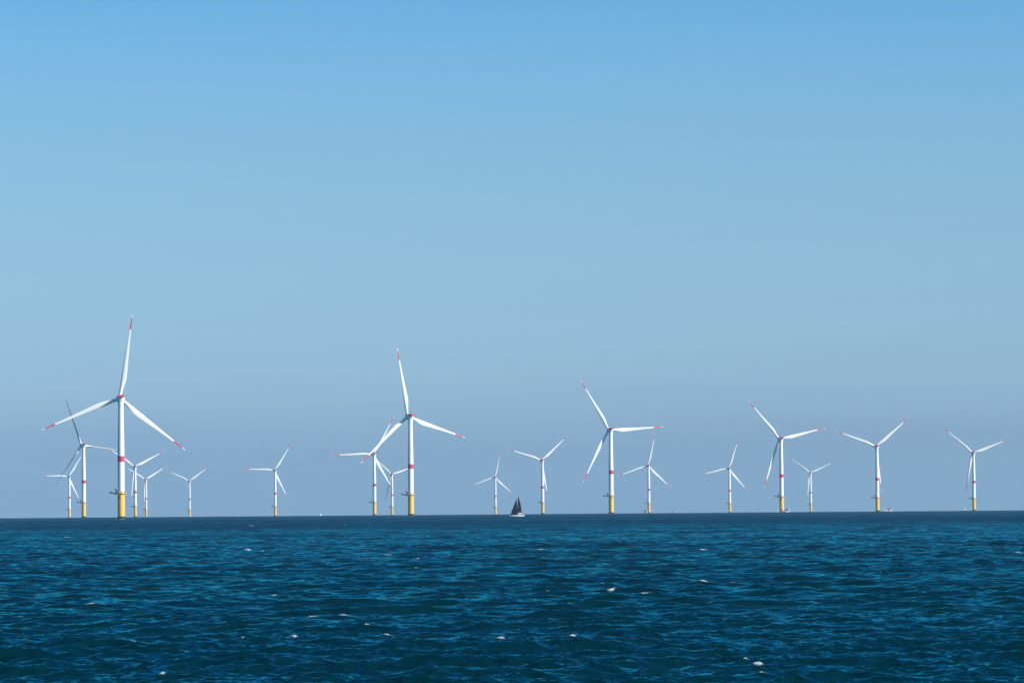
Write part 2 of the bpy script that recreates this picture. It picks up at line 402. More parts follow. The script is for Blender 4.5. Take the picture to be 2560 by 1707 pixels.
for (L, lo, hi, seed, rot) in ((421.0, 5.0, 60.0, 5, 0.0), (113.0, 1.3, 5.0, 8, 0.23), (31.7, 0.34, 1.3, 3, -0.31)):
    wv = Matrix.Rotation(rot, 2) @ _wd      # each cascade is laid in its own turned frame so that tiles do not line up
    CASC.append((L, lo, hi, rot, fft_waves(512, L, lo, hi, KP, (wv.x, wv.y), seed)))
HS_RMS = 0.10
_tot = math.sqrt(sum(float(c[4][0].var()) for c in CASC)); AMP = HS_RMS / _tot
CHOP = 0.9
# a low long swell under the chop
SWELL = (1531.0, 34.0, 150.0, 0.4, fft_waves(512, 1531.0, 34.0, 150.0, 2 * PI / 60, (0.25, -0.97), 21, 4.0))
CASC.append(SWELL); SW_AMP = 0.17 / math.sqrt(float(SWELL[4][0].var()))
# polar sheet: fine in front of the camera, coarse all round
fine = np.linspace(-8.2, 8.2, 921); coarse_l = np.linspace(-180, -8.2, 60)[:-1]; coarse_r = np.linspace(8.2, 180, 60)[1:-1]
ang = np.radians(np.concatenate([coarse_l, fine, coarse_r]))
rr = [0.0, 4, 10, 20, 35, 55, 75, 92, 102]
while rr[-1] < 9600: rr.append(rr[-1] * 1.0012 if rr[-1] > 110 else rr[-1] + .5)
rr += list(np.linspace(9800, 20000, 24))
rr = np.array(rr)
NR, NA = len(rr), len(ang)
RR, AA = np.meshgrid(rr, ang, indexing='ij')
X = RR * np.sin(AA); Y = RR * np.cos(AA)
dr = np.gradient(rr)[:, None]; dang = np.gradient(ang)[None, :]
space = np.maximum(dr, 0.6 * RR * np.maximum(dang, 1e-4))
Z = sea_z(RR)
DX = np.zeros_like(X); DY = np.zeros_like(X); HH = np.zeros_like(X)
fm = np.where((rr > 60) & (rr < 9700))[0]
sl = slice(fm[0], fm[-1] + 1)
for (L, lo, hi, rot, (h, dx, dy)) in CASC:
    att = np.clip((hi * 0.55) / (3.2 * space[sl]), 0, 1) ** 2
    att = np.where(np.abs(AA[sl]) > math.radians(8.4), 0, att)
    cr_, sr_ = math.cos(rot), math.sin(rot)
    xs = X[sl] * cr_ - Y[sl] * sr_; ys = X[sl] * sr_ + Y[sl] * cr_
    att = att * (1.4 if hi < 2 else 1.15 if hi < 6 else 1.0)
    if hi > 100: att = att * SW_AMP / AMP
    HH[sl] += AMP * att * sample(h, L, xs, ys)
    a = sample(dx, L, xs, ys); b = sample(dy, L, xs, ys)
    DX[sl] -= CHOP * AMP * att * (a * cr_ + b * sr_); DY[sl] -= CHOP * AMP * att * (-a * sr_ + b * cr_)
# breaking crests: (x across the photo 0..1, depth below the horizon in photo heights, half width in m)
CAPS = [(.198, .0150, 5), (.208, .0155, 4), (.196, .0200, 4.5), (.2475, .0150, 5), (.2400, .0262, 3.5), (.158, .0460, 2.2), (.246, .0500, 2.2), (.0945, .1320, 1.6),
        (.139, .1720, 1.5), (.288, .1600, 1.7), (.343, .1605, 1.3), (.349, .1685, 1.2), (.3725, .1865, 1.0), (.483, .1960, 1.1), (.300, .1880, .9),
        (.520, .0530, 2.0), (.557, .0280, 4), (.625, .0270, 4), (.692, .0560, 2.3), (.8235, .0520, 2.2), (.696, .1035, 1.6), (.725, .1040, 1.2), (.797, .0905, 1.5),
        (.7975, .1080, 1.5), (.591, .1265, 1.2), (.6155, .1265, 1.1), (.518, .1255, 1.0), (.7235, .2205, 1.0), (.755, .2230, 1.1), (.998, .0640, 2.4),
        (.866, .0890, 1.4), (.393, .0740, 2.0), (.374, .0590, 1.6), (.905, .0300, 3.5), (.8300, .0180, 4), (.140, .2250, .7), (.062, .0300, 3), (.085, .0420, 2), (.660, .1420, 1.2), (.540, .1850, .8)]
FPX = FOCAL / 36.0
caps = []
for (u, dv, hw) in CAPS:
    ang_d = dv * 0.6668 / FPX + math.sqrt(2 * CAM_H / EARTH)
    Rq = (ang_d - math.sqrt(max(ang_d ** 2 - 2 * CAM_H / EARTH, 0))) * EARTH
    caps.append(((u - .5) / FPX * Rq, Rq, hw * (.33 if dv < .12 else .26)))
for _ in range(30):
    Rq = 120 * (2600 / 120) ** (rng.random() ** .8); a = rng.uniform(-.12, .12)
    caps.append((a * Rq, Rq, rng.uniform(.04, .16) * (1 + Rq / 450)))
FOAM = np.zeros_like(X)
cx_, cy_ = -_wd.y, _wd.x            # along the crest
for (x0, y0, hw) in caps:
    R0 = math.hypot(x0, y0); a0 = math.atan2(x0, y0)
    i0, i1 = np.searchsorted(rr, [R0 - 5 - R0 * .004, R0 + 5 + R0 * .004]); j0, j1 = np.searchsorted(ang, [a0 - (hw + 2) / R0, a0 + (hw + 2) / R0])
    if i1 - i0 < 2 or j1 - j0 < 2: continue
    sub = HH[i0:i1, j0:j1]
    near = np.abs(AA[i0:i1, j0:j1] - a0) * R0 < max(.8, hw * .9)
    q = np.where(near, sub, -9); ii, jj = np.unravel_index(np.argmax(q), q.shape); ii += i0; jj += j0
    xc, yc = X[ii, jj], Y[ii, jj]; Rc = math.hypot(xc, yc); ac = math.atan2(xc, yc)
    dp = max(.05 + .06 * hw, 1.0 * .0012 * Rc)
    i0, i1 = np.searchsorted(rr, [Rc - hw - 5 * dp, Rc + hw + 5 * dp]); j0, j1 = np.searchsorted(ang, [ac - 4 * hw / Rc, ac + 4 * hw / Rc])
    ux, uy = X[i0:i1, j0:j1] - xc, Y[i0:i1, j0:j1] - yc
    ci, si = 0.97, random.uniform(-.25, .25)
    al = ux * ci + uy * si; ac_ = -ux * si + uy * ci - .12 * hw * np.sin(al / hw * 2.2 + random.uniform(0, 6))
    g = np.exp(-np.abs(al / hw) ** 2.4 - (ac_ / dp) ** 2)
    g = np.maximum(g, .52 * np.exp(-np.abs((al - .6 * hw) / (1.9 * hw)) ** 2 - ((ac_ - .6 * dp) / (1.6 * dp)) ** 2))
    FOAM[i0:i1, j0:j1] = np.maximum(FOAM[i0:i1, j0:j1], g)
HH += np.where(FOAM > .3, (FOAM - .3) * .03 * rng.random(FOAM.shape), 0)
P = np.stack([X + DX, Y + DY, Z + HH], -1).reshape(-1, 3).astype(np.float32)
idx = np.arange(NR * NA).reshape(NR, NA)
a_ = idx[:-1, :]; b_ = idx[1:, :]
q = np.stack([a_, np.roll(a_, -1, 1), np.roll(b_, -1, 1), b_], -1)[1:].reshape(-1, 4)
tri = np.stack([idx[0, :1].repeat(NA), np.roll(idx[1], -1), idx[1]], -1)
me = bpy.data.meshes.new("sea")
nq, ntr = len(q), len(tri)
me.vertices.add(len(P)); me.vertices.foreach_set('co', P.ravel())
me.loops.add(nq * 4 + ntr * 3)
me.loops.foreach_set('vertex_index', np.concatenate([q.ravel(), tri.ravel()]).astype(np.int32))
me.polygons.add(nq + ntr)
me.polygons.foreach_set('loop_start', np.concatenate([np.arange(nq) * 4, nq * 4 + np.arange(ntr) * 3]).astype(np.int32))
me.polygons.foreach_set('use_smooth', np.ones(nq + ntr, bool))
me.update(calc_edges=True)
at = me.attributes.new("foam", 'FLOAT', 'POINT'); at.data.foreach_set('value', FOAM.ravel().astype(np.float32))
sea = bpy.data.objects.new("sea", me); COL.objects.link(sea); tag(sea, kind='structure')
def water_material():
    m = bpy.data.materials.new("sea_water"); m.use_nodes = True
    t = m.node_tree; L = t.links.new; b = t.nodes['Principled BSDF']; outn = t.nodes['Material Output']
    gm = nd(t, 'ShaderNodeNewGeometry'); cd = nd(t, 'ShaderNodeCameraData')
    # body colour: green-blue shelf water with slow patches
    pn = nd(t, 'ShaderNodeTexNoise'); pn.inputs['Scale'].default_value = .012; pn.inputs['Detail'].default_value = 3
    L(gm.outputs['Position'], pn.inputs['Vector'])
    bc = nd(t, 'ShaderNodeMix', data_type='RGBA'); bc.inputs['A'].default_value = (.0002, .0160, .0228, 1); bc.inputs['B'].default_value = (.0003, .0205, .0275, 1)
    L(pn.outputs['Fac'], bc.inputs['Factor']); t.nodes.remove(b); df = nd(t, 'ShaderNodeBsdfDiffuse'); L(bc.outputs['Result'], df.inputs['Color'])
    gl = nd(t, 'ShaderNodeBsdfGlossy', distribution='GGX'); gl.inputs['Color'].default_value = (.09, .69, .70, 1); gl.inputs['Roughness'].default_value = .06
    fr = nd(t, 'ShaderNodeFresnel'); fr.inputs['IOR'].default_value = 1.333
    wt = nd(t, 'ShaderNodeMixShader'); L(fr.outputs[0], wt.inputs[0]); L(df.outputs[0], wt.inputs[1]); L(gl.outputs[0], wt.inputs[2])
    # ripples too small for the mesh: slopes of three noises added to the normal
    ln = nd(t, 'ShaderNodeVectorMath', operation='LENGTH'); L(gm.outputs['Position'], ln.inputs[0])
    far = nd(t, 'ShaderNodeMapRange'); far.inputs[1].default_value = 180; far.inputs[2].default_value = 1800; far.inputs[3].default_value = 0; far.inputs[4].default_value = 1; L(ln.outputs['Value'], far.inputs[0])
    # beyond a few hundred metres the mesh no longer carries the steep little fronts facing down the wind
    fr_ = nd(t, 'ShaderNodeVectorMath', operation='SCALE'); fr_.inputs[0].default_value = (.02, -.125, 0); L(far.outputs[0], fr_.inputs['Scale'])
    a0 = nd(t, 'ShaderNodeVectorMath', operation='ADD'); L(gm.outputs['Normal'], a0.inputs[0]); L(fr_.outputs[0], a0.inputs[1]); acc = a0.outputs[0]
    gu = nd(t, 'ShaderNodeTexNoise'); gu.inputs['Scale'].default_value = .02; gu.inputs['Detail'].default_value = 3; gm2 = nd(t, 'ShaderNodeMapping'); gm2.inputs['Scale'].default_value = (.8, .55, 1)
    L(gm.outputs['Position'], gm2.inputs[0]); L(gm2.outputs[0], gu.inputs['Vector'])
    gr = nd(t, 'ShaderNodeMapRange'); gr.inputs[1].default_value = .3; gr.inputs[2].default_value = .7; gr.inputs[3].default_value = .65; gr.inputs[4].default_value = 1.35; L(gu.outputs['Fac'], gr.inputs[0])
    for (s, amt, det, st) in ((.004, .035, 2, (.6, 1, 1)), (.025, .03, 2, (.6, 1.2, 1)), (.11, .035, 2, (.7, 1.6, 1)), (.42, .11, 2, (.7, 1.6, 1)), (1.9, .105, 3, (.55, 1.6, 1)), (8.0, .10, 2, (.7, 1.4, 1)), (24.0, .05, 1, (.8, 1.2, 1))):
        mp = nd(t, 'ShaderNodeMapping'); mp.inputs['Rotation'].default_value = (0, 0, .3); mp.inputs['Scale'].default_value = st
        L(gm.outputs['Position'], mp.inputs[0])
        n = nd(t, 'ShaderNodeTexNoise'); n.inputs['Scale'].default_value = s; n.inputs['Detail'].default_value = det; n.inputs['Roughness'].default_value = .55
        L(mp.outputs[0], n.inputs['Vector'])
        sb = nd(t, 'ShaderNodeVectorMath', operation='SUBTRACT'); sb.inputs[1].default_value = (.5, .5, .5); L(n.outputs['Color'], sb.inputs[0])
        ml = nd(t, 'ShaderNodeVectorMath', operation='MULTIPLY'); ml.inputs[1].default_value = (amt * 2, amt * 2, 0); L(sb.outputs[0], ml.inputs[0])
        gs = nd(t, 'ShaderNodeVectorMath', operation='SCALE'); L(ml.outputs[0], gs.inputs[0]); L(gr.outputs[0], gs.inputs['Scale'])
        ad = nd(t, 'ShaderNodeVectorMath', operation='ADD'); L(acc, ad.inputs[0]); L(gs.outputs[0], ad.inputs[1]); acc = ad.outputs[0]
    nm = nd(t, 'ShaderNodeVectorMath', operation='NORMALIZE'); L(acc, nm.inputs[0]); [L(nm.outputs[0], q_.inputs['Normal']) for q_ in (df, gl, fr)]
    # foam
    fa = nd(t, 'ShaderNodeAttribute', attribute_name='foam'); fn = nd(t, 'ShaderNodeTexNoise'); fn.inputs['Scale'].default_value = 9.0; fn.inputs['Detail'].default_value = 6; fn.inputs['Roughness'].default_value = .7
    L(gm.outputs['Position'], fn.inputs['Vector'])
    mu = nd(t, 'ShaderNodeMath', operation='MULTIPLY_ADD'); mu.inputs[1].default_value = 1.5; mu.inputs[2].default_value = -.75; L(fn.outputs['Fac'], mu.inputs[0])
    su = nd(t, 'ShaderNodeMath', operation='ADD'); L(fa.outputs['Fac'], su.inputs[0]); L(mu.outputs[0], su.inputs[1])
    mrn = nd(t, 'ShaderNodeMapRange', interpolation_type='SMOOTHSTEP'); mrn.inputs[1].default_value = .40; mrn.inputs[2].default_value = .95; mrn.inputs[4].default_value = .85; L(su.outputs[0], mrn.inputs[0])
    gt = nd(t, 'ShaderNodeMath', operation='GREATER_THAN'); gt.inputs[1].default_value = .04; L(fa.outputs['Fac'], gt.inputs[0])
    fin = nd(t, 'ShaderNodeMath', operation='MULTIPLY'); L(mrn.outputs[0], fin.inputs[0]); L(gt.outputs[0], fin.inputs[1])
    fo = nd(t, 'ShaderNodeBsdfDiffuse'); fo.inputs['Color'].default_value = (.52, .63, .67, 1)
    ms = nd(t, 'ShaderNodeMixShader'); L(fin.outputs[0], ms.inputs[0]); L(wt.outputs[0], ms.inputs[1]); L(fo.outputs[0], ms.inputs[2])
    L(ms.outputs[0], outn.inputs['Surface'])
    return m
me.materials.append(water_material())

# ------------------------------------------------------------------ boats
def at_px(u, dist):
    """point on the sea along a photo column (0..1) at a distance; boats and ships stand here"""
    x = dist * ((u - .5) / FPX - ROLL * .0368)
    return Vector((x, dist, sea_z(math.hypot(x, dist))))
HULLW = mat("white_gelcoat_hull", (.88, .87, .83), .3, vary=.03)
SAIL = mat("navy_sailcloth", (.0015, .011, .036), .9, vary=.2, scale=.35, spec=.12)
CANVAS = mat("grey_canvas", (.42, .43, .46), .8, vary=.08)
GLASSY = mat("tinted_window", (.02, .03, .04), .15, vary=.1)
def sail_mesh(corners, belly, side, nu=10, nv=14, roach=0):
    """triangular sail: head, tack, clew; bellied sideways"""
    hd, tk, cl = [Vector(c) for c in corners]; mb = MB(); front = []; back = []
    for j in range(nv + 1):
        v = j / nv
        for i in range(nu + 1):
            u = i / nu
            p = hd.lerp(tk, v).lerp(hd.lerp(cl, v), u)
            p = p + Vector((roach * math.sin(PI * v) * u, 0, 0))
            bl = belly * math.sin(PI * min(1, u ** .8)) * math.sin(PI * min(1, .12 + .8 * v)) * v ** .4
            p = p + Vector((0, -side * bl, 0))
            front.append(p + Vector((0, -.02, 0))); back.append(p + Vector((0, .02, 0)))
    n = nu + 1; fs = []
    for j in range(nv):
        for i in range(nu): fs.append((j * n + i, j * n + i + 1, (j + 1) * n + i + 1, (j + 1) * n + i))
    mb.add(front, fs, 0, True); mb.add(back, [f[::-1] for f in fs], 0, True)
    return mb
def hull_sections(L, B, free, sheer, draft, n=16):
    secs = []
    for k in range(n + 1):
        t = k / n; x = -L / 2 + L * t                                # bow at -x
        w_ = B / 2 * (1 - (1 - min(1, t * 1.55)) ** 2.1) * (1 - .20 * max(0, t - .55) / .45); w_ = max(w_, .03)
        top = free + sheer * (1 - t) ** 2
        rake = (1 - t) ** 6 * .55
        pr = [(w_, top), (w_ * .99, top * .5), (w_ * .97, .05), (w_ * .55, -draft * .7), (.02, -draft)]
        secs.append([(x + rake * (1 - z / max(top, .1)) * (1 if t < .4 else 0), y, z) for y, z in pr] + [(x + rake * (1 - z / max(top, .1)) * (1 if t < .4 else 0), -y, z) for y, z in pr[::-1]])
    return secs
yd = 3700
yacht = empty("sailing_yacht", at_px((1255 + 820 / 22.4) / 2560, yd))
tag(yacht, "white sailing yacht under two dark navy sails, close in front of the wind farm", "sailboat")
yacht.rotation_euler = (math.radians(1), 0, math.radians(4))
h = MB().loft(hull_sections(12.5, 3.7, 1.22, .28, .7)).build("hull", HULLW, yacht)
st = MB()
for s_ in (-1, 1):
    pts = [(-5.3 + .9 * k, s_ * max(.3, 1.80 * (1 - (1 - min(1, (.055 + .0756 * k) * 1.55)) ** 2.1)), 1.46 - .02 * k) for k in range(12)]
    st.tube([(p[0], p[1] * .97, p[2] + .55) for p in pts], .025, 5)
    for p in pts: st.tube([(p[0], p[1] * .97, p[2] - .15), (p[0], p[1] * .97, p[2] + .55)], .02, 5)
st.build("guard_rail", STEEL, h)
ca = MB().loft([[(x, y * wd, z) for y, z in ((1.25, 1.15), (1.1, 1.15 + hh), (-1.1, 1.15 + hh), (-1.25, 1.15))] for x, wd, hh in ((-2.6, .4, .05), (-1.6, .85, .38), (.6, 1.0, .62), (2.4, 1.02, .6), (2.5, 1.02, .1))])
cab = ca.build("cabin", HULLW, yacht)
cw = MB(); cw.box((-1.2, -1.205, 1.36), (.1, -1.12, 1.58)); cw.box((.4, -1.24, 1.38), (2.0, -1.13, 1.64)); cw.build("window", GLASSY, cab)
sp = MB()
arc = lambda x, wd, hh, z0: [(x, wd * math.cos(a), z0 + hh * math.sin(a)) for a in np.linspace(0, PI, 12)] + [(x, (wd - .05) * math.cos(a), z0 - .03 + hh * math.sin(a)) for a in np.linspace(PI, 0, 12)]
sp.loft([arc(.55, 1.35, 1.15, 1.75), arc(1.2, 1.5, 1.5, 1.75), arc(2.3, 1.55, 1.62, 1.75), arc(3.9, 1.5, 1.6, 1.75)])
sp.build("cockpit_canopy", CANVAS, yacht)
ms = MB().tube([(.45, 0, 1.2), (.72, 0, 8.5), (1.2, 0, 16.9)], [.11, .10, .06], 10); ms.tube([(.6, -1.1, 6.6), (.63, 0, 6.8), (.6, 1.1, 6.6)], .04, 6); ms.tube([(.9, -.8, 11.6), (.92, 0, 11.8), (.9, .8, 11.6)], .04, 6)
mast = ms.build("mast", PALE, yacht)
MB().tube([(.6, 0, 2.95), (4.3, -.25, 3.15)], .09, 8).build("boom", PALE, mast)
rg = MB()
rg.tube([(-5.5, 0, 1.5), (.15, 0, 14.6)], .02, 5); rg.tube([(5.85, 0, 1.4), (1.2, 0, 16.8)], .015, 5)
for s_ in (-1, 1): rg.tube([(.7, s_ * 1.7, 1.4), (.62, s_ * 1.1, 6.6), (.9, s_ * .8, 11.6), (1.15, 0, 16.6)], .015, 5)
rg.build("rigging", STEEL, mast)
sail_mesh([(1.28, -.05, 16.7), (.66, -.05, 3.0), (4.15, -.3, 3.2)], .55, 1, roach=.42).build("mainsail", SAIL, yacht)
sail_mesh([(.05, -.05, 14.4), (-5.0, -.05, 1.75), (1.0, -1.2, 2.0)], .75, 1, roach=.06).build("foresail", SAIL, yacht)
pp = MB()
pp.tube([(4.6, -1.4, 1.2), (4.6, -1.4, 1.95), (5.7, -1.25, 1.98), (5.85, 0, 1.98), (5.7, 1.25, 1.98), (4.6, 1.4, 1.95), (4.6, 1.4, 1.2)], .03, 6)
pp.tube([(5.75, -.95, 1.2), (5.75, -.95, 1.98)], .03, 6)
pp.build("stern_rail", STEEL, h)
lr = MB(); ringp = [(5.72 + .26 * math.cos(a), -1.05, 2.0 + .30 * math.sin(a)) for a in np.linspace(-4.1, 1.0, 16)]
lr.tube(ringp, .12, 8); tag(lr.build("lifebuoy", mat("white_buoy_foam", (.85, .85, .82), .6)), "white horseshoe lifebuoy hung on the yacht's stern rail", "lifebuoy").matrix_world = yacht.matrix_basis
# wheel pedestal
MB().lathe([(.14, 0), (.11, .8), (.2, .85), (.2, .95)], n=12, M=Matrix.Translation((4.7, .5, 1.0))).build("wheel_pedestal", HULLW, yacht)
SKIN = mat("skin", (.48, .27, .19), .6); CLOTH = mat("white_jacket", (.78, .76, .74), .8); TROU = mat("navy_trousers", (.02, .025, .05), .8); HAIR = mat("brown_hair", (.06, .035, .02), .7)
def person(base, label, facing):
    """seated figure: skinned skeleton, one continuous body"""
    J = {'pel': (0, 0, .50), 'wai': (0, 0, .68), 'che': (-.02, 0, .92), 'nec': (-.02, 0, 1.10), 'hea': (-.04, 0, 1.20), 'top': (-.04, 0, 1.33)}
    E_ = [('pel', 'wai'), ('wai', 'che'), ('che', 'nec'), ('nec', 'hea'), ('hea', 'top')]
    Rr = {'pel': .15, 'wai': .14, 'che': .165, 'nec': .06, 'hea': .095, 'top': .075}
    for s_, n in ((-1, 'r'), (1, 'l')):
        J.update({'sh' + n: (-.02, s_ * .20, 1.02), 'el' + n: (-.10, s_ * .27, .76), 'wr' + n: (-.33, s_ * .20, .72), 'hd' + n: (-.42, s_ * .18, .73),
                  'hi' + n: (-.02, s_ * .10, .48), 'kn' + n: (-.46, s_ * .13, .50), 'an' + n: (-.50, s_ * .13, .08), 'to' + n: (-.66, s_ * .14, .04)})
        Rr.update({'sh' + n: .075, 'el' + n: .052, 'wr' + n: .036, 'hd' + n: .042, 'hi' + n: .10, 'kn' + n: .068, 'an' + n: .048, 'to' + n: .042})
        E_ += [('che', 'sh' + n), ('sh' + n, 'el' + n), ('el' + n, 'wr' + n), ('wr' + n, 'hd' + n), ('pel', 'hi' + n), ('hi' + n, 'kn' + n), ('kn' + n, 'an' + n), ('an' + n, 'to' + n)]
        for q_ in range(5):                                        # five fingers closed on the sheet
            k1 = 'f%d' % q_ + n; k2 = 'g%d' % q_ + n; ln = (.05, .075, .085, .078, .06)[q_]
            J[k1] = (-.45 - .3 * ln, s_ * (.145 + .018 * q_), .735 - .02 * (q_ == 0)); J[k2] = (-.45 - .8 * ln, s_ * (.15 + .018 * q_), .70)
            Rr[k1] = .010; Rr[k2] = .008; E_ += [('hd' + n, k1), (k1, k2)]
    names = list(J); pm = bpy.data.meshes.new("person"); pm.from_pydata([J[k] for k in names], [(names.index(a), names.index(b)) for a, b in E_], [])
    o = bpy.data.objects.new("person", pm); COL.objects.link(o)
    md = o.modifiers.new("skin", 'SKIN'); sv = pm.skin_vertices[0].data if pm.skin_vertices else None
    if sv is None:
        import bmesh
        bm = bmesh.new(); bm.from_mesh(pm); bm.verts.layers.skin.verify(); bm.to_mesh(pm); bm.free(); sv = pm.skin_vertices[0].data
    for i, k in enumerate(names): sv[i].radius = (Rr[k], Rr[k]); sv[i].use_root = (k == 'pel')
    o.modifiers.new("sub", 'SUBSURF').levels = 2; o.modifiers["sub"].render_levels = 2
    dg = bpy.context.evaluated_depsgraph_get(); me2 = bpy.data.meshes.new_from_object(o.evaluated_get(dg)); o.modifiers.clear(); o.data = me2
    me2.materials.clear()
    for m_ in (CLOTH, TROU, SKIN): me2.materials.append(m_)
    for pz in me2.polygons:
        c = pz.center
        pz.material_index = 2 if (c.z > 1.08 or (c.x < -.32 and c.z > .62)) else (1 if c.z < .56 else 0); pz.use_smooth = True
    fc = MB()
    for s_ in (-1, 1):
        fc.lathe([(.002, 0), (.014, .006), (.014, .012), (.002, .016)], n=8, M=Matrix.Translation((-.135, s_ * .034, 1.235)) @ Matrix.Rotation(PI / 2, 4, 'Y'))
    fc.box((-.150, -.014, 1.195), (-.125, .014, 1.235)); fc.box((-.138, -.03, 1.165), (-.128, .03, 1.175))
    fc.build("face", SKIN, o)
    hs = [[(-.03 + (.108 * math.sin(p_)) * math.cos(a), .104 * math.sin(p_) * math.sin(a), 1.265 + .108 * math.cos(p_)) for a in np.linspace(0, 2 * PI, 16, endpoint=False)] for p_ in (.05, .4, .8, 1.2, 1.55)]
    MB().loft(hs).build("hair", HAIR, o)
    o.matrix_world = yacht.matrix_basis @ Matrix.Translation(base) @ Matrix.Rotation(facing, 4, 'Z')
    tag(o, label, "person")
person((4.35, -.75, .86), "person in a white jacket and dark trousers seated at the stern of the yacht", .15)

# small far boats
def far_sailer(u, dist, label, m, hgt, beam_angle, name="sailboat"):
    o = empty(name, at_px(u, dist)); o.rotation_euler.z = beam_angle
    tag(o, label, "sailboat", "tiny sails on the horizon"); s_ = hgt / 14.0
    MB().loft([[(x * s_, y * s_, z * s_) for x, y, z in q] for q in hull_sections(10, 3.2, 1.1, .2, .5, 8)]).build("hull", HULLW, o)
    MB().tube([(0.3 * s_, 0, 1 * s_), (.5 * s_, 0, 14 * s_)], .09 * s_, 6).build("mast", PALE, o)
    sail_mesh([(.55 * s_, 0, 13.8 * s_), (.35 * s_, 0, 2 * s_), (4.2 * s_, 0, 2.1 * s_)], .5 * s_, 1, 5, 7).build("mainsail", m, o)
    sail_mesh([(.2 * s_, 0, 12 * s_), (-4.6 * s_, 0, 1.4 * s_), (.6 * s_, -.5 * s_, 1.6 * s_)], .5 * s_, 1, 5, 7).build("foresail", m, o)
SW = mat("white_sailcloth", (.80, .79, .76), .75, vary=.05); SB = mat("blue_sailcloth", (.02, .05, .11), .75, vary=.1)
far_sailer(802.3 / 2560, 15000, "tiny white sail on the horizon between the lone turbine and the middle cluster", SW, 12.5, .7)
far_sailer(1061.2 / 2560, 14500, "tiny dark blue sail just right of the second largest turbine", SB, 11.5, 1.1)
far_sailer(1063.8 / 2560, 15500, "tiny pale sail touching the dark one right of the second largest turbine", SW, 10, 1.25)
far_sailer(1682.0 / 2560, 14000, "tiny dark blue sail alone right of the turbine with the ship", SB, 14, 1.15)
far_sailer(1687.4 / 2560, 15500, "tiny pale sail just right of the lone dark blue sail", SW, 10, 1.3)
far_sailer(1944.7 / 2560, 14500, "thin white sail just left of the orange-footed turbine", SW, 13.5, 1.35)

SHIPB = mat("ship_blue_paint", (.03, .12, .30), .5, vary=.1); SHIPW = mat("ship_white_paint", (.78, .77, .75), .5, vary=.05); SHIPR = mat("ship_red_paint", (.42, .07, .09), .5, vary=.12)
SHIPN = mat("ship_dark_blue_paint", (.015, .05, .11), .5, vary=.1)
# cargo ship seen end on behind a turbine, bridge wings spread wide
d = 17000; k = d / 11672.0
g = empty("cargo_ship", at_px(1620.3 / 2560, d)); tag(g, "grey and white cargo ship seen end on behind a turbine's foot", "ship")
def zz(px): return (1281.3 - px) * k + 4.3
def bxs(mb, x0, x1, ytop, ybot, y0, y1, cx, mi=0, top=1.0):
    mb.box(((x0 - cx) * k, y0, zz(ybot)), ((x1 - cx) * k, y1, zz(ytop)), mi, top=top)
MB().loft([[(x * 15.5, y, z) for x, z in ((-1, 4.0), (-1, 1), (-.8, -4), (.8, -4), (1, 1), (1, 4.0))] for y in (-10, 60, 130)]).build("hull", SHIPN, g)
m_ = MB(); bxs(m_, 1611.2, 1615.2, 1272.6, 1282, 0, 12, 1620.3); bxs(m_, 1609.8, 1615.8, 1272.0, 1273.4, -1, 8, 1620.3); m_.build("blue_block", SHIPB, g)  # plain blue block with a wider top, left of the deckhouse
m_ = MB(); bxs(m_, 1616.0, 1625, 1274.9, 1282, -2, 14, 1620.3); bxs(m_, 1616.2, 1622, 1269.2, 1273.6, 1, 10, 1620.3); bxs(m_, 1615.6, 1626, 1273.6, 1274.9, -1, 12, 1620.3, 1); m_.build("deckhouse", [SHIPW, SHIPN], g)
m_ = MB(); bxs(m_, 1624, 1630.4, 1273.0, 1275.2, -3, 6, 1620.3); bxs(m_, 1626.8, 1628.6, 1275.2, 1277.2, 0, 4, 1620.3, 1); m_.build("bridge_wing", [SHIPW, SHIPN], g)
m_ = MB(); m_.tube([((1618.6 - 1620.3) * k, 4, zz(1269.4)), ((1618.6 - 1620.3) * k, 4, zz(1266.2))], .5, 6); m_.tube([((1617.2 - 1620.3) * k, 4, zz(1267.6)), ((1620 - 1620.3) * k, 4, zz(1267.6))], .35, 6); m_.build("mast", SHIPN, g)
# blue and white service ship
d = 12500; k = d / 11672.0
g = empty("service_ship", at_px(1968.5 / 2560, d)); tag(g, "blue and white service ship with a mast just right of the orange-footed turbine", "ship")
def zz(px): return (1279.8 - px) * k + 1.0
MB().loft([[(x * 5.2, y, z) for x, z in ((-1, 4.4), (-1, 1), (-.7, -3), (.7, -3), (1, 1), (1, 4.4))] for y in (-4, 20, 55)]).build("hull", SHIPW, g)
m_ = MB(); bxs(m_, 1963.9, 1970.6, 1271.9, 1276.6, 2, 14, 1968.5, top=.94); bxs(m_, 1965.4, 1969.0, 1270.6, 1272.0, 3, 10, 1968.5, top=.9); m_.build("deckhouse", SHIPB, g)
m_ = MB(); bxs(m_, 1966.6, 1969.8, 1268.3, 1270.7, 4, 9, 1968.5, top=.8); bxs(m_, 1966.2, 1970.2, 1269.2, 1269.8, 3.8, 9.2, 1968.5, 1); m_.build("wheelhouse", [SHIPW, SHIPN], g)
m_ = MB(); m_.tube([((1966.9 - 1968.5) * k, 6, zz(1269)), ((1966.9 - 1968.5) * k, 6, zz(1263.8))], .45, 6); m_.tube([((1963.3 - 1968.5) * k, 5, zz(1277)), ((1963.3 - 1968.5) * k, 5, zz(1266.5))], .45, 6); bxs(m_, 1966.4, 1968.9, 1266.8, 1267.8, 5, 7, 1968.5, 1); m_.build("mast", [SHIPW, SHIPN], g)
m_ = MB(); bxs(m_, 1971.4, 1973.3, 1271.6, 1280, 1, 4, 1968.5); bxs(m_, 1969.6, 1973.8, 1270.8, 1272.3, 1, 4, 1968.5); m_.tube([((1970.4 - 1968.5) * k, 2.5, zz(1271.5)), ((1973.4 - 1968.5) * k, 2.5, zz(1268.9))], .5, 6); m_.build("deck_crane", SHIPW, g)
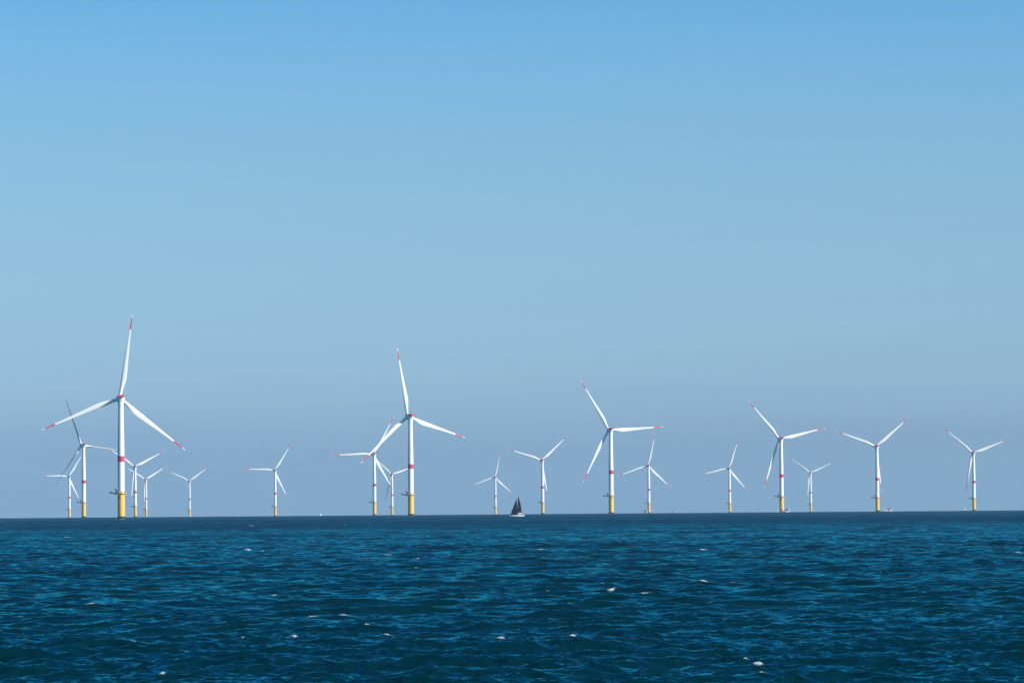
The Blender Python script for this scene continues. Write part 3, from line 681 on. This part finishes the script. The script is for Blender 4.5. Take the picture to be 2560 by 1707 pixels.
# red construction ship with crane jib
d = 14500; k = d / 11672.0
g = empty("crane_ship", at_px(2220 / 2560, d)); tag(g, "far crane ship with red hull block and pale columns, right of a turbine", "ship")
def zz(px): return (1278.6 - px) * k + 2.1
MB().loft([[(x * 12.5 + .6, y, z) for x, z in ((-1, 3.4), (-1, 0), (-.8, -4), (.8, -4), (1, 0), (1, 3.4))] for y in (-5, 25, 60)]).build("hull", SHIPW, g)
m_ = MB(); bxs(m_, 2209.6, 2211.4, 1270.6, 1279, 0, 3, 2220); bxs(m_, 2209.2, 2212.2, 1275.2, 1276.2, -1, 4, 2220); m_.build("bow_column", SHIPW, g)
m_ = MB(); bxs(m_, 2216.1, 2218.1, 1273.2, 1279, 0, 3, 2220, top=.75); bxs(m_, 2216.2, 2217.6, 1270.2, 1271.6, .4, 2.6, 2220); bxs(m_, 2215.6, 2219, 1271.7, 1273.2, 0, 3, 2220, 1); m_.build("crane_pedestal", [SHIPW, SHIPB], g)
m_ = MB(); bxs(m_, 2219.4, 2226.4, 1270.2, 1272.2, 1, 5, 2220, top=.95); bxs(m_, 2223.6, 2226, 1267.6, 1270.2, 1.5, 4.5, 2220, top=.7); m_.tube([((2219 - 2220) * k, 3, zz(1271.2)), ((2224.6 - 2220) * k, 3, zz(1267.8))], .5, 6); m_.build("crane_jib", SHIPB, g)
m_ = MB(); bxs(m_, 2220.5, 2224.2, 1272.6, 1277.8, 0, 8, 2220); m_.build("red_block", SHIPR, g)
m_ = MB(); bxs(m_, 2224.2, 2227.2, 1272.8, 1279, .5, 8, 2220); bxs(m_, 2227.2, 2230.4, 1272.0, 1278, 2, 9, 2220, top=.9); bxs(m_, 2226.8, 2228.0, 1273.6, 1277, .3, .6, 2220, 1); m_.build("deckhouse", [PALE, STEEL], g)
# small catamaran with mast, far right
d = 14000; k = d / 11672.0
g = empty("catamaran", at_px(2412 / 2560, d)); tag(g, "small pale catamaran with a bare mast left of the rightmost turbine", "catamaran")
for s_ in (-1, 1):
    MB().loft([[(s_ * 3.1 + x, y, z) for x, z in ((-1.3, 4.6), (-1.2, 1), (-.3, -.6), (.3, -.6), (1.2, 1), (1.3, 4.6))] for y in (-5, 2, 6)]).build("hull", SHIPN, g)
m_ = MB(); m_.box((-4.4, -4, 4.6), (4.4, 4, 5.3)); m_.box((-3.6, -3, 5.3), (3.6, 3, 7.3), top=.85); m_.build("deckhouse", SHIPW, g)
MB().tube([(0, 0, 7), (0, 0, 17.5)], [.55, .3], 6).build("mast", SHIPW, g)

# ------------------------------------------------------------------ haze
HAZE_D = 2.9e-5
hz = MB(); hz.box((-21000, -21000, -30), (21000, 21000, 196))
hm = bpy.data.materials.new("sea_haze"); hm.use_nodes = True; t = hm.node_tree; t.nodes.clear()
oo = nd(t, 'ShaderNodeOutputMaterial'); pv = nd(t, 'ShaderNodeVolumePrincipled')
pv.inputs['Color'].default_value = (.66, .88, 1.0, 1); pv.inputs['Density'].default_value = HAZE_D; pv.inputs['Anisotropy'].default_value = .25
t.links.new(pv.outputs[0], oo.inputs['Volume'])
haze = hz.build("haze", hm); tag(haze, kind='stuff')
